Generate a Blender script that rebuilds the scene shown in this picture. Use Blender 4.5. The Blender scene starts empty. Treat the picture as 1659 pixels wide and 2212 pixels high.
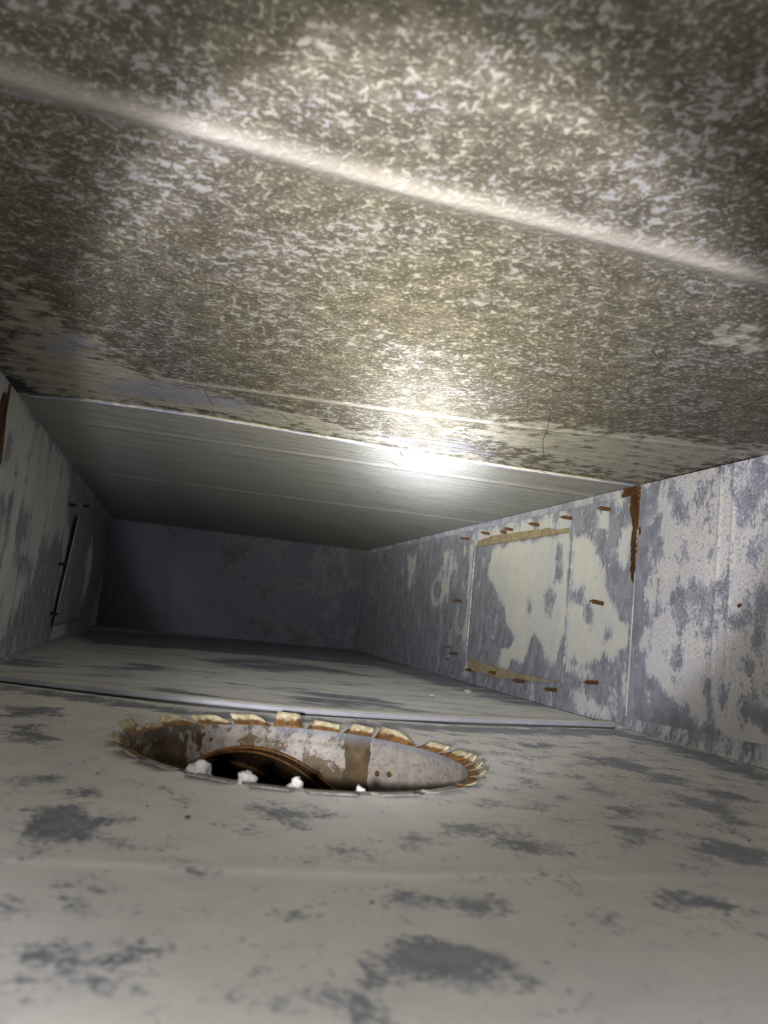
import bpy, bmesh, math, random
import numpy as np
from mathutils import Vector, Matrix

random.seed(7)
scene = bpy.context.scene
col = scene.collection
# ---- measured layout, metres (floor z = 0, duct axis = +Y) ----
CAM_R=(0.961867, -0.252689, 0.104693)
CAM_U=(-0.133992, -0.101625, 0.985758)
CAM_F=(0.238451, 0.962196, 0.131608)
FOCAL_PX=1748.8
XL,XR,ZC,YB=-0.1937,0.5583,0.3047,2.4242
FLOOR_NEAR=[(-0.9,0.006,[(-0.0459,0.3708),(-0.0418,0.4058),(-0.0265,0.4129),(-0.0083,0.3929),(-0.0111,0.3689),(-0.011,0.3543),(-0.0228,0.3573),(-0.0306,0.35),(-0.039,0.3552)]),(-0.8,0.005,[(-0.0352,0.4441),(-0.0225,0.4523),(-0.02,0.4346),(-0.0313,0.4283)]),(-1,0.006,[(-0.0252,0.2526),(-0.0148,0.2575),(-0.0099,0.2592),(-0.0051,0.2545),(0.0043,0.2595),(0.0052,0.253),(0.0025,0.2424),(-0.0022,0.2396),(-0.007,0.241),(-0.0066,0.2302),(-0.0136,0.2278),(-0.018,0.2355),(-0.0233,0.241)]),(-1,0.006,[(0.0582,0.2267),(0.0645,0.235),(0.0737,0.2441),(0.0862,0.2575),(0.0935,0.2613),(0.1043,0.256),(0.1108,0.2526),(0.1159,0.2425),(0.1125,0.2347),(0.1016,0.2333),(0.0898,0.2319),(0.0823,0.2349),(0.0762,0.2379),(0.0705,0.2265),(0.0634,0.2188),(0.0671,0.2138),(0.0602,0.2105),(0.0591,0.2165)]),(-0.8,0.006,[(0.1046,0.3019),(0.1207,0.3003),(0.1344,0.3113),(0.1378,0.2964),(0.1318,0.2868),(0.12,0.2841),(0.1099,0.2904)]),(-0.35,0.006,[(0.0452,0.2831),(0.0569,0.2878),(0.0623,0.2817),(0.0535,0.2761)]),(-0.8,0.006,[(0.2109,0.3081),(0.229,0.312),(0.2391,0.3044),(0.2396,0.2965),(0.2201,0.2907),(0.2085,0.2951)]),(-0.3,0.007,[(0.221,0.2835),(0.2405,0.2819),(0.2254,0.2639),(0.2204,0.2722)]),(-0.55,0.006,[(0.0482,0.4321),(0.0657,0.4385),(0.0872,0.4205),(0.0782,0.3956),(0.0627,0.3964),(0.0507,0.4079)]),(-0.8,0.005,[(0.1505,0.4085),(0.1747,0.4052),(0.1965,0.3754),(0.1924,0.3624),(0.1724,0.3602),(0.1625,0.3812),(0.1494,0.3914)]),(-0.4,0.005,[(0.111,0.3724),(0.1264,0.3788),(0.1321,0.3648),(0.1155,0.3574)]),(-0.8,0.004,[(0.2776,0.4679),(0.2898,0.4668),(0.2811,0.4432),(0.2674,0.4399)]),(-0.8,0.004,[(0.2552,0.4191),(0.2699,0.4148),(0.2732,0.4034),(0.2554,0.3941)]),(-1,0.005,[(0.2756,0.385),(0.3045,0.3935),(0.326,0.3843),(0.3033,0.3571),(0.287,0.3599),(0.2758,0.37)]),(-0.8,0.004,[(0.365,0.6671),(0.4009,0.6657),(0.4086,0.6232),(0.3811,0.5969),(0.3642,0.6256)]),(-0.8,0.004,[(0.3835,0.594),(0.4132,0.5879),(0.3906,0.5495),(0.3795,0.5626)]),(-0.7,0.004,[(0.3984,0.5437),(0.4282,0.5353),(0.4199,0.515),(0.3925,0.5094)]),(-0.7,0.004,[(0.3576,0.5022),(0.3841,0.4984),(0.3579,0.4463),(0.3445,0.455)]),(-0.6,0.005,[(-0.1204,0.7173),(-0.0762,0.7288),(-0.0649,0.6937),(-0.0915,0.6672),(-0.11,0.6625)]),(-0.5,0.005,[(-0.0977,0.6298),(-0.0756,0.647),(-0.0585,0.5872),(-0.0749,0.5632),(-0.089,0.5662)]),(-0.5,0.005,[(-0.0638,0.466),(-0.0472,0.4774),(-0.0402,0.4587),(-0.0567,0.4494)]),(-0.5,0.006,[(-0.0225,0.2987),(-0.0124,0.3016),(-0.0076,0.2868),(-0.0118,0.2787),(-0.0184,0.2883)]),(-0.5,0.006,[(-0.04,0.2933),(-0.0373,0.2922),(-0.0365,0.2854),(-0.0385,0.2853)]),(-0.6,0.006,[(-0.0272,0.2256),(-0.0226,0.2231),(-0.0228,0.2186),(-0.0259,0.2186)]),(-0.6,0.006,[(0.33,0.7176),(0.3677,0.7268),(0.3557,0.6979),(0.3224,0.6906)]),(-0.8,0.006,[(-0.1482,0.864),(-0.0809,0.833),(0.0388,0.7888),(0.1213,0.7707),(0.3072,0.8055),(0.5263,0.8779),(0.5028,0.8283),(0.294,0.7698),(0.1169,0.7396),(0.0375,0.748),(-0.0755,0.7859),(-0.1388,0.8143)]),(-0.8,0.008,[(0.5263,0.8779),(0.543,0.7516),(0.54,0.6404),(0.4999,0.5924),(0.5014,0.6934),(0.5111,0.7867),(0.5,0.8335)]),(-0.5,0.005,[(0.0632,0.3403),(0.0752,0.3427),(0.0755,0.3391),(0.0665,0.337)])]  # long band in front of the joint paints its shadow together with grey stain
FLOOR_FAR=[(-0.8,0.01,[(-0.0675,1.189),(-0.0332,1.2613),(0.0147,1.2301),(0.001,1.1697),(-0.047,1.1499)]),(-0.9,0.01,[(-0.0207,0.9281),(0.0085,0.9456),(0.0767,0.9006),(0.0702,0.876),(0.0274,0.8719),(-0.0146,0.8882)]),(-0.9,0.01,[(0.1615,0.9943),(0.217,0.984),(0.2486,0.9248),(0.1981,0.9194),(0.156,0.9225)]),(-0.8,0.01,[(0.1838,1.0621),(0.2732,1.0208),(0.2926,0.9217),(0.2461,0.9153),(0.1927,0.9774)]),(-0.8,0.01,[(-0.2064,1.1714),(-0.1701,1.1582),(-0.1149,1.1287),(-0.1442,1.0617),(-0.185,1.0582)]),(-0.7,0.012,[(0.0533,1.4871),(0.1797,1.5986),(0.2993,1.5529),(0.3577,1.416),(0.2274,1.3801),(0.0937,1.3497)]),(-1,0.012,[(-0.1873,1.8392),(-0.1882,2.145),(0.1424,2.382),(0.624,2.7024),(0.5774,1.8523),(0.4522,1.7175),(0.2347,1.7473),(0.0408,1.7085),(-0.13,1.6166)]),(-0.8,0.01,[(0.5223,2.0881),(0.5683,1.5129),(0.5571,1.0952),(0.4896,1.1069),(0.463,1.3424),(0.4522,1.7175)])]
RIGHT_NEAR=[(-1,0.004,[(0.9168,0.3067),(0.8679,0.3006),(0.8605,0.2566),(0.8826,0.224),(0.8734,0.1388),(0.8872,0.1103),(0.873,0.0724),(0.8282,0.0476),(0.7753,0.0258),(0.7404,0.0225),(0.6638,0.0259),(0.662,-0.0055),(0.9311,-0.0072)]),(-0.8,0.004,[(0.8555,0.2931),(0.8195,0.2829),(0.8082,0.2463),(0.8302,0.2537)]),(-0.8,0.004,[(0.8933,0.2568),(0.8609,0.2612),(0.8511,0.2026),(0.8787,0.2152)]),(-0.5,0.006,[(0.7557,0.3162),(0.7426,0.3165),(0.7419,0.2857),(0.7578,0.2931)]),(-0.5,0.006,[(0.7283,0.3039),(0.6804,0.3032),(0.6749,0.2112),(0.718,0.2091)]),(-0.6,0.005,[(0.7698,0.2949),(0.7664,0.2528),(0.7741,0.2484),(0.7808,0.2806)]),(-0.35,0.006,[(0.8406,0.172),(0.7267,0.1804),(0.7095,0.1376),(0.7836,0.1204),(0.856,0.1391)]),(-0.7,0.004,[(0.7558,0.0729),(0.7482,0.0736),(0.7441,0.022),(0.753,0.0206)]),(-0.8,0.004,[(0.7331,0.0704),(0.7186,0.0673),(0.7242,0.0481),(0.735,0.0476)]),(-0.6,0.005,[(0.7113,0.0635),(0.6664,0.0686),(0.6641,0.0301),(0.7023,0.0329)]),(-0.5,0.005,[(0.7115,0.1658),(0.6724,0.1701),(0.669,0.1121),(0.7014,0.1194)]),(0.7,0.004,[(0.7412,0.0318),(0.7022,0.0307),(0.6643,0.0344),(0.6636,0.0217),(0.7014,0.0197),(0.7293,0.0196)]),(0.7,0.003,[(0.7973,-0.0022),(0.7501,0.0031),(0.6628,0.0091),(0.6625,0.0029),(0.7275,-0.003),(0.7806,-0.0057)])]
RIGHT_FAR=[(1,0.004,[(1.0868,0.2573),(1.0103,0.2331),(0.9881,0.18),(0.9472,0.1372),(0.9663,0.1064),(0.9864,0.0779),(1.0387,0.0696),(1.0775,0.0712),(1.0876,0.1885)]),(-1,0.004,[(1.0328,0.1633),(1.0356,0.1559),(1.0412,0.1501),(1.0487,0.1471),(1.0566,0.1476),(1.0633,0.1514),(1.0675,0.1579),(1.0682,0.1658),(1.0653,0.1734),(1.0594,0.1792),(1.0518,0.182),(1.044,0.1814),(1.0374,0.1774),(1.0335,0.171)]),(-0.9,0.004,[(1.0344,0.1482),(1.0193,0.1612),(1.0093,0.1358),(1.0227,0.1215),(1.0373,0.132)]),(0.9,0.003,[(1.0171,0.2821),(0.9866,0.2789),(0.9858,0.2545),(1.0112,0.2579)]),(0.9,0.004,[(0.9787,0.1107),(0.9483,0.1282),(0.9192,0.125),(0.9205,0.1),(0.9559,0.0801),(0.984,0.0964)]),(-0.8,0.004,[(0.9498,0.1126),(0.9512,0.1075),(0.9549,0.1033),(0.9601,0.1009),(0.9657,0.1009),(0.9708,0.1032),(0.9743,0.1074),(0.9754,0.1127),(0.9739,0.1179),(0.9701,0.1221),(0.9648,0.1244),(0.9592,0.1244),(0.9542,0.122),(0.9508,0.1178)]),(0.7,0.005,[(1.053,0.0311),(1.0073,0.033),(0.9622,0.0144),(0.967,0.006),(1.029,0.0055)]),(0.8,0.003,[(1.5129,0.2627),(1.4741,0.2694),(1.4683,0.0104),(1.4931,0.0081)]),(0.4,0.006,[(1.5096,0.2904),(1.1001,0.2865),(1.0883,0.2574),(1.4884,0.2567)]),(0.7,0.004,[(0.9534,0.2593),(0.9299,0.2511),(0.9344,0.1971),(0.9529,0.2099)]),(0.5,0.005,[(1.6455,0.1723),(1.6489,0.157),(1.6608,0.1448),(1.6791,0.1381),(1.7005,0.1384),(1.7208,0.1456),(1.7358,0.1588),(1.7423,0.1751),(1.7387,0.1912),(1.7258,0.2036),(1.7065,0.2098),(1.6848,0.2088),(1.6652,0.2009),(1.6513,0.1879)]),(-0.8,0.004,[(1.6678,0.1749),(1.6695,0.1654),(1.6759,0.158),(1.6857,0.1539),(1.6972,0.1541),(1.708,0.1586),(1.716,0.1666),(1.7194,0.1765),(1.7176,0.1862),(1.711,0.1938),(1.7008,0.1977),(1.6893,0.1972),(1.6787,0.1925),(1.6711,0.1845)]),(0.4,0.006,[(1.6717,0.2623),(1.5974,0.263),(1.6272,0.1615),(1.6822,0.1917)]),(0.4,0.006,[(1.9609,0.2667),(1.8813,0.2684),(1.8754,0.195),(1.9313,0.1845)]),(0.5,0.004,[(1.0874,0.0705),(1.0249,0.0656),(0.998,0.0554),(1.0355,0.0488),(1.0777,0.0547)])]
PATCH=[(1,0.004,[(1.4036,0.2517),(1.2242,0.2565),(1.1025,0.255),(1.0876,0.1341),(1.1052,0.0895),(1.1219,0.0543),(1.1562,0.0887),(1.1955,0.104),(1.2303,0.0563),(1.277,0.0566),(1.3116,0.0517),(1.2652,0.0918),(1.3065,0.1215),(1.3356,0.1613),(1.4202,0.2047)]),(-0.8,0.004,[(1.1398,0.2506),(1.1102,0.238),(1.1112,0.189),(1.1408,0.1826),(1.1434,0.2256)]),(-0.9,0.004,[(1.1698,0.1649),(1.1439,0.1826),(1.1278,0.1613),(1.1379,0.1295),(1.164,0.1325)]),(-0.7,0.004,[(1.2419,0.1613),(1.2164,0.1688),(1.2108,0.1389),(1.2331,0.1348)]),(0.8,0.003,[(1.3204,0.0732),(1.281,0.0756),(1.2834,0.0407),(1.3175,0.0418)])]
LEFT=[(-0.8,0.008,[(0.9486,0.1898),(1.0234,0.1963),(1.0258,0.1443),(0.9839,0.1467)]),(-0.8,0.008,[(1.0716,0.1761),(1.1426,0.1902),(1.1599,0.1533),(1.0885,0.1398)]),(-0.8,0.008,[(1.1061,0.1378),(1.1683,0.1444),(1.2185,0.1116),(1.1509,0.1067),(1.1024,0.1171)]),(-1,0.01,[(1.2517,0.1594),(1.4809,0.1828),(1.5711,0.0711),(1.5196,-0.0024),(1.1027,0.0019),(1.0929,0.0139),(1.1183,0.053),(1.2116,0.0794),(1.2626,0.1196)]),(-1,0.01,[(1.4157,0.31),(2.5996,0.2999),(2.204,-0.0004),(1.7428,-0.0037),(1.612,0.1574)]),(-0.8,0.01,[(0.9662,0.3086),(1.0433,0.3104),(1.4788,0.3125),(1.4971,0.2989),(1.21,0.302)]),(-0.6,0.008,[(0.9012,0.2475),(0.9522,0.2524),(0.9752,0.2195),(0.9262,0.2171)]),(0.5,0.01,[(1.6374,0.1942),(1.7622,0.1745),(1.8039,0.0699),(1.7239,0.0704)])]
BACK=[(0.8,0.02,[(0.0524,0.2965),(0.1728,0.3052),(0.2295,0.2915),(0.1815,0.2371),(0.084,0.2594)]),(0.9,0.02,[(0.2298,0.2888),(0.3126,0.295),(0.2893,0.2572),(0.2491,0.2453)]),(0.9,0.02,[(0.4262,0.2951),(0.5489,0.3032),(0.5526,0.2037),(0.4777,0.2234),(0.4311,0.2533)]),(0.3,0.02,[(0.2021,0.0753),(0.3946,0.0815),(0.5555,0.0489),(0.5598,0.0103),(0.2373,0.0112)]),(-0.9,0.02,[(0.4729,0.2654),(0.509,0.2669),(0.5092,0.2271),(0.4841,0.2312)])]
CEIL_NEAR=[(0.8,0.02,[(-0.1364,0.5516),(-0.1234,0.5763),(-0.1028,0.6614),(-0.0573,0.7671),(0.0313,0.8132),(0.1292,0.8264),(0.2496,0.8853),(0.3632,0.8797),(0.5319,0.9039),(0.55,0.9065),(0.2431,0.9213),(-0.0129,0.9096),(-0.182,0.9426),(-0.187,0.8189)]),(0.7,0.02,[(0.2881,0.7066),(0.3994,0.685),(0.5308,0.6475),(0.5623,0.6853),(0.552,0.9044),(0.4161,0.865),(0.2504,0.8036)]),(-0.25,0.02,[(0.0351,0.581),(0.0711,0.5128),(0.1285,0.4895),(0.2003,0.5045),(0.2477,0.5686),(0.2109,0.6863),(0.0993,0.6652)]),(0.1,0.014,[(-0.0254,0.449),(-0.0078,0.4403),(-0.0019,0.4555),(-0.02,0.4646)]),(0.1,0.014,[(0.0343,0.3143),(0.0719,0.3046),(0.111,0.3087),(0.1218,0.3237),(0.081,0.3343),(0.0418,0.3324)]),(0.2,0.012,[(0.1016,0.2304),(0.1149,0.2205),(0.1315,0.2275),(0.1218,0.2414)]),(0.1,0.012,[(0.0124,0.2691),(0.0338,0.258),(0.0389,0.2656),(0.017,0.2773)]),(0.1,0.012,[(0.1445,0.2509),(0.1583,0.245),(0.1664,0.2596),(0.1552,0.2613)]),(0.1,0.012,[(0.1877,0.2971),(0.204,0.2936),(0.2142,0.3109),(0.2007,0.3127)]),(0.7,0.01,[(0.299,0.4318),(0.3268,0.4111),(0.3694,0.4543),(0.3391,0.4623)]),(0.2,0.012,[(0.1845,0.4755),(0.2061,0.4587),(0.2191,0.4786),(0.1969,0.4965)]),(0.2,0.012,[(0.2969,0.4885),(0.3097,0.4827),(0.3168,0.499),(0.3077,0.5024)]),(0.1,0.014,[(-0.0888,0.3004),(-0.0693,0.2974),(-0.0575,0.3108),(-0.0826,0.3213),(-0.0919,0.3169)]),(0.1,0.014,[(-0.0949,0.3979),(-0.0744,0.3846),(-0.0711,0.4134),(-0.093,0.4283)])]
CEIL_GREY=[(1,0.012,[(-0.1058,0.8508),(-0.0451,0.7836),(-0.0057,0.801),(0.0594,0.8132),(0.0636,0.8529),(-0.0134,0.8762),(-0.0897,0.8782)]),(0.8,0.012,[(-0.1493,0.7378),(-0.1065,0.6636),(-0.0829,0.7241),(-0.1213,0.7927)]),(0.9,0.01,[(-0.0649,0.3508),(-0.0357,0.3449),(-0.036,0.3577),(-0.0619,0.36)]),(0.9,0.01,[(-0.0966,0.3417),(-0.0806,0.3427),(-0.07,0.3463),(-0.0881,0.3557),(-0.0989,0.3537)]),(0.7,0.02,[(0.1865,0.8544),(0.2778,0.8068),(0.3632,0.8797),(0.3147,0.9068),(0.2303,0.9168)]),(0.6,0.01,[(-0.0916,0.5593),(-0.0663,0.5378),(-0.066,0.5799),(-0.09,0.6024)])]
RUST_WALL=[[(0.9326,0.2929),(0.9155,0.2956),(0.9088,0.2553),(0.9021,0.2429),(0.9085,0.2345),(0.9102,0.1845),(0.9162,0.1717),(0.9227,0.1907),(0.9255,0.2326),(0.9222,0.2504),(0.9339,0.2758)]]
RUST_NEAR=[[(0.9109,0.2555),(0.9028,0.2488),(0.9023,0.244),(0.9048,0.2383),(0.9078,0.2374)],[(0.7085,0.1531),(0.7088,0.1521),(0.7097,0.1513),(0.7111,0.1508),(0.7126,0.1508),(0.7141,0.1512),(0.7151,0.152),(0.7155,0.153),(0.7152,0.1541),(0.7143,0.1549),(0.7129,0.1554),(0.7114,0.1554),(0.71,0.1549),(0.7089,0.1541)],[(0.7721,0.1374),(0.7722,0.137),(0.7726,0.1366),(0.7732,0.1364),(0.7739,0.1364),(0.7746,0.1366),(0.7751,0.1369),(0.7753,0.1374),(0.7752,0.1378),(0.7747,0.1382),(0.7741,0.1384),(0.7734,0.1384),(0.7727,0.1382),(0.7723,0.1379)]]
RUST_FLANGE=[[(0.9644,0.3107),(0.9215,0.3098),(0.9198,0.2949),(0.9546,0.2968)]]
RUST_LEFT=[[(0.8807,0.2895),(0.9141,0.2965),(0.916,0.2706),(0.9275,0.2274),(0.9262,0.2171),(0.9053,0.2138),(0.8758,0.2617)]]
BEADS_CEIL=[[(-0.0959,0.3384),(-0.0219,0.346),(0.0868,0.3532),(0.1716,0.3515),(0.272,0.3585)],[(0.1851,0.7525),(0.3692,0.7207),(0.5623,0.6853)],[(-0.1077,1.0593),(0.1712,1.0536),(0.4996,1.0318)],[(-0.0036,1.4892),(0.4253,1.4591)]]
BEADS_FLOOR=[[(-0.0471,0.3308),(0.0187,0.3263),(0.096,0.3236),(0.1939,0.3267)],[(-0.1506,1.1821),(0.0912,1.105),(0.3753,0.99)],[(0.2169,0.6744),(0.3515,0.6848),(0.414,0.6878)]]
BEADS_RIGHT=[[(0.7424,0.3139),(0.7375,0.0323)]]
SEAM_FLOOR=[(-0.1775,0.8845),(-0.1504,0.8754),(-0.0826,0.8475),(-0.0169,0.8274),(0.0526,0.8101),(0.1251,0.7976),(0.2073,0.8017),(0.3142,0.8247),(0.4411,0.8638),(0.5347,0.8922)]
SEAM_CEIL=[(-0.192,0.9453),(-0.1118,0.9187),(-0.0129,0.9096),(0.1126,0.9133),(0.2431,0.9213),(0.3939,0.9216),(0.5516,0.9091)]
TABS=[(-3.11,0.1374,20,[(0.0032,0.0074),(0.0266,0.0049)]),(-2.7912,0.1446,14,[(0.0079,0.0131),(0.0249,0.0169)]),(2.8384,0.1928,35,[(0.0351,0.0034),(0.0151,0.0093)]),(2.63,0.195,45,[(0.0231,0.0055),(0.0069,0.0076),(-0.0095,0.0052)]),(2.3291,0.1412,48,[(0.0251,0.0096),(0.0062,0.0122),(-0.0059,0.0056)]),(2.052,0.1342,48,[(0.0212,0.0091),(-0.0007,0.0099),(-0.0127,0.0036)]),(1.7668,0.1316,50,[(0.0195,0.0106),(-0.0022,0.0108),(-0.0098,0.0061)]),(1.5141,0.1128,60,[(0.0101,0.0138),(-0.0091,0.0131)]),(1.263,0.1248,52,[(0.0084,0.0099),(-0.0133,0.0081)]),(1.0119,0.1092,55,[(0.0057,0.0109),(-0.0131,0.0089)]),(0.694,0.1899,65,[(0.0187,0.0112),(0.0008,0.0101),(-0.0085,0.0068)]),(0.4001,0.1141,50,[(0.0058,0.0083),(-0.0198,0.0086)]),(0.1669,0.1194,48,[(-0.0036,0.0093),(-0.0265,0.0099)]),(-0.0478,0.0972,45,[(-0.012,0.0099),(-0.0354,0.011)]),(-0.1742,0.0478,30,[(-0.0075,0.0102),(-0.0299,0.0136)]),(-0.2546,0.075,22,[(-0.0285,0.0126),(-0.049,0.0071)]),(-0.5718,0.1887,12,[(-0.0224,0.015),(-0.0404,0.0138)])]
FRONT_TABS=[(-1.0843,-0.7466),(-1.3973,-1.1137),(-1.7229,-1.4452),(-1.9839,-1.7546),(-2.3088,-2.0277),(-2.6683,-2.3708)]
RIVETS=[(0.8182,-0.0258),(0.7198,-0.0244),(2.1556,-0.0059),(2.0859,-0.0098)]
SCREWS_RIGHT=[(0.9834,0.281,0.0195),(1.0922,0.2793,0.0205),(1.2042,0.2787,0.02),(1.3092,0.2793,0.019),(1.4181,0.2807,0.019),(1.5243,0.2781,0.0225),(1.3371,0.2769,0.0125),(1.5365,0.1536,0.0215),(0.9843,0.1528,0.021),(1.5333,0.0493,0.02),(1.5748,0.0603,0.0125),(1.5763,0.0358,0.0075),(1.4389,0.0256,0.0175),(1.3225,0.0299,0.018),(1.2132,0.0267,0.0205),(1.1006,0.0257,0.021),(0.9837,0.0478,0.022)]
SCREWS_LEFT=[(1.5034,0.2418,0.01),(1.7131,0.2635,0.0095),(1.4877,0.1367,0.0105),(1.4763,0.0521,0.011)]
STRIP_TOP=[(1.4819,0.2598),(1.2666,0.259),(1.097,0.2587),(1.1068,0.2655),(1.1342,0.2647),(1.1654,0.271),(1.1898,0.2705),(1.2774,0.273),(1.4005,0.2753),(1.4689,0.2704)]
STRIP_LOW=[(1.4697,0.045),(1.3841,0.0418),(1.3247,0.0397),(1.2381,0.0374),(1.1652,0.038),(1.0934,0.0379),(1.1053,0.0351),(1.1779,0.0314),(1.2363,0.0288),(1.3079,0.0226),(1.3709,0.0256),(1.4468,0.0246)]
PATCH_RECT=[(1.4867,0.2705),(1.0847,0.2624),(1.0838,0.0358),(1.4742,0.0421)]
LUMPS=[((0.0261,0.4926),0.011),((0.0076,0.528),0.008),((0.0511,0.4722),0.01),((0.0815,0.4669),0.008),((0.1201,0.467),0.005)]
CRUMBS=[((0.0209,0.3986),0.00108),((0.0833,0.2931),0.0007199999999999999),((-0.0262,0.4831),0.00078),((0.3274,0.4008),0.00066),((0.0023,0.4167),0.00054),((0.3765,1.1212),0.0032),((0.4715,1.2294),0.0048000000000000004)]
THREADS=[[(0.0726,0.8245),(0.0871,0.8354),(0.0986,0.8611),(0.1023,0.8513)],[(0.2214,0.8944),(0.2338,0.9047),(0.2554,0.9599)],[(0.3059,0.6543),(0.329,0.707),(0.3493,0.7613),(0.3895,0.8399)],[(0.0029,0.7914),(0.0082,0.8101),(0.0156,0.8489)],[(0.1909,0.983),(0.2201,0.9915),(0.2462,0.9857),(0.2661,1.0234)]]
BASEB=[(0.9194,0.0121),(0.6636,0.0217),(0.9293,-0.0046),(0.6621,-0.003)]
FLANGE=[(0.9253,0.3054),(2.4105,0.3079),(0.9243,0.2967),(2.4024,0.2903)]

# ================= camera, world, light, exposure =================
cam_d = bpy.data.cameras.new('camera')
cam = bpy.data.objects.new('camera', cam_d)
col.objects.link(cam)
m = Matrix.Identity(4)
for i in range(3):
    m[i][0], m[i][1], m[i][2] = CAM_R[i], CAM_U[i], -CAM_F[i]
m[2][3] = 0.1
cam.matrix_world = m
cam_d.sensor_fit = 'VERTICAL'
cam_d.sensor_height = 24.0
cam_d.lens = FOCAL_PX / 2212 * 24.0
cam_d.clip_start = 0.01
cam_d.clip_end = 20
cam_d.dof.use_dof = True
cam_d.dof.focus_distance = 0.85
cam_d.dof.aperture_fstop = 8.0
scene.camera = cam

world = bpy.data.worlds.new('dark_void')
scene.world = world
world.use_nodes = True
world.node_tree.nodes['Background'].inputs[0].default_value = (0.01, 0.01, 0.011, 1)
world.node_tree.nodes['Background'].inputs[1].default_value = 0.4

scene.view_settings.view_transform = 'Standard'
scene.view_settings.look = 'None'
scene.view_settings.exposure = 0.68
scene.view_settings.gamma = 1.0
scene.view_settings.use_curve_mapping = False

scene.cycles.max_bounces = 6
scene.cycles.diffuse_bounces = 3
scene.cycles.glossy_bounces = 2
scene.cycles.adaptive_threshold = 0.08
scene.cycles.adaptive_min_samples = 16

# the hand torch held just left of the camera
LAMP_POS = Vector((-0.04, -0.03, 0.09))
LAMP_AIM = LAMP_POS + Vector((math.sin(math.radians(18.2)) * math.cos(math.radians(12.6)), math.cos(math.radians(18.2)) * math.cos(math.radians(12.6)), math.sin(math.radians(12.6))))
LAMP_POWER = 13.0
# beam profile: (half angle in degrees, relative intensity, colour)
BEAM = [(0, .64, (.95, .97, 1)), (1.5, .57, (.93, .96, 1)), (3, .36, (.93, .96, 1.0)), (5, .15, (.99, .985, 1)), (7, .080, (1.0, .985, .90)), (9.5, .050, (1.0, .985, .88)),
        (12, .034, (1.0, .985, .92)), (15.5, .0225, (.99, .98, .98)), (18.3, .0172, (.97, .96, 1.0)), (20.2, .0190, (.95, .94, 1.0)), (21.9, .0150, (.96, .95, 1.0)), (23.2, .0045, (.98, .98, 1)), (25.5, .0014, (.98, .98, 1)),
        (30, .0010, (.98, .98, 1)), (37, .0020, (.98, .98, 1)), (45, .0034, (.98, .98, 1)), (60, .0024, (.98, .98, 1)), (80, 0.0, (1, 1, 1))]  # wide-angle rise past the ring is added to brighten the floor
lamp_d = bpy.data.lights.new('hand_torch', 'SPOT')
lamp_d.energy = LAMP_POWER
lamp_d.spot_size = math.radians(165)
lamp_d.spot_blend = 0.1
lamp_d.shadow_soft_size = 0.010
lamp = bpy.data.objects.new('hand_torch', lamp_d)
col.objects.link(lamp)
lamp.location = LAMP_POS
lamp.rotation_euler = (LAMP_AIM - LAMP_POS).to_track_quat('-Z', 'Y').to_euler()
lamp_d.use_nodes = True
nt = lamp_d.node_tree
em = nt.nodes['Emission']
geo = nt.nodes.new('ShaderNodeNewGeometry')
sx = nt.nodes.new('ShaderNodeVectorMath'); sx.operation = 'DOT_PRODUCT'
nt.links.new(geo.outputs['Incoming'], sx.inputs[0])
sx.inputs[1].default_value = (LAMP_AIM - LAMP_POS).normalized()
ab = nt.nodes.new('ShaderNodeMath'); ab.operation = 'ABSOLUTE'
nt.links.new(sx.outputs['Value'], ab.inputs[0])
ac = nt.nodes.new('ShaderNodeMath'); ac.operation = 'ARCCOSINE'
nt.links.new(ab.outputs[0], ac.inputs[0])
dv = nt.nodes.new('ShaderNodeMath'); dv.operation = 'DIVIDE'
dv.inputs[1].default_value = math.pi / 2
nt.links.new(ac.outputs[0], dv.inputs[0])
rp = nt.nodes.new('ShaderNodeValToRGB')
while len(rp.color_ramp.elements) > 1:
    rp.color_ramp.elements.remove(rp.color_ramp.elements[0])
rp.color_ramp.interpolation = 'LINEAR'
for i, (a, s, c) in enumerate(BEAM):
    e = rp.color_ramp.elements[0] if i == 0 else rp.color_ramp.elements.new(a / 90)
    e.position = a / 90
    e.color = (c[0] * s, c[1] * s, c[2] * s, 1)
nt.links.new(dv.outputs[0], rp.inputs[0])
nt.links.new(rp.outputs[0], em.inputs['Color'])
em.inputs['Strength'].default_value = 100.0

# ================= helpers =================
def lin(r, g, b):
    f = lambda c: (c / 255 / 12.92) if c / 255 <= .04045 else ((c / 255 + .055) / 1.055) ** 2.4
    return (f(r), f(g), f(b), 1)

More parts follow.
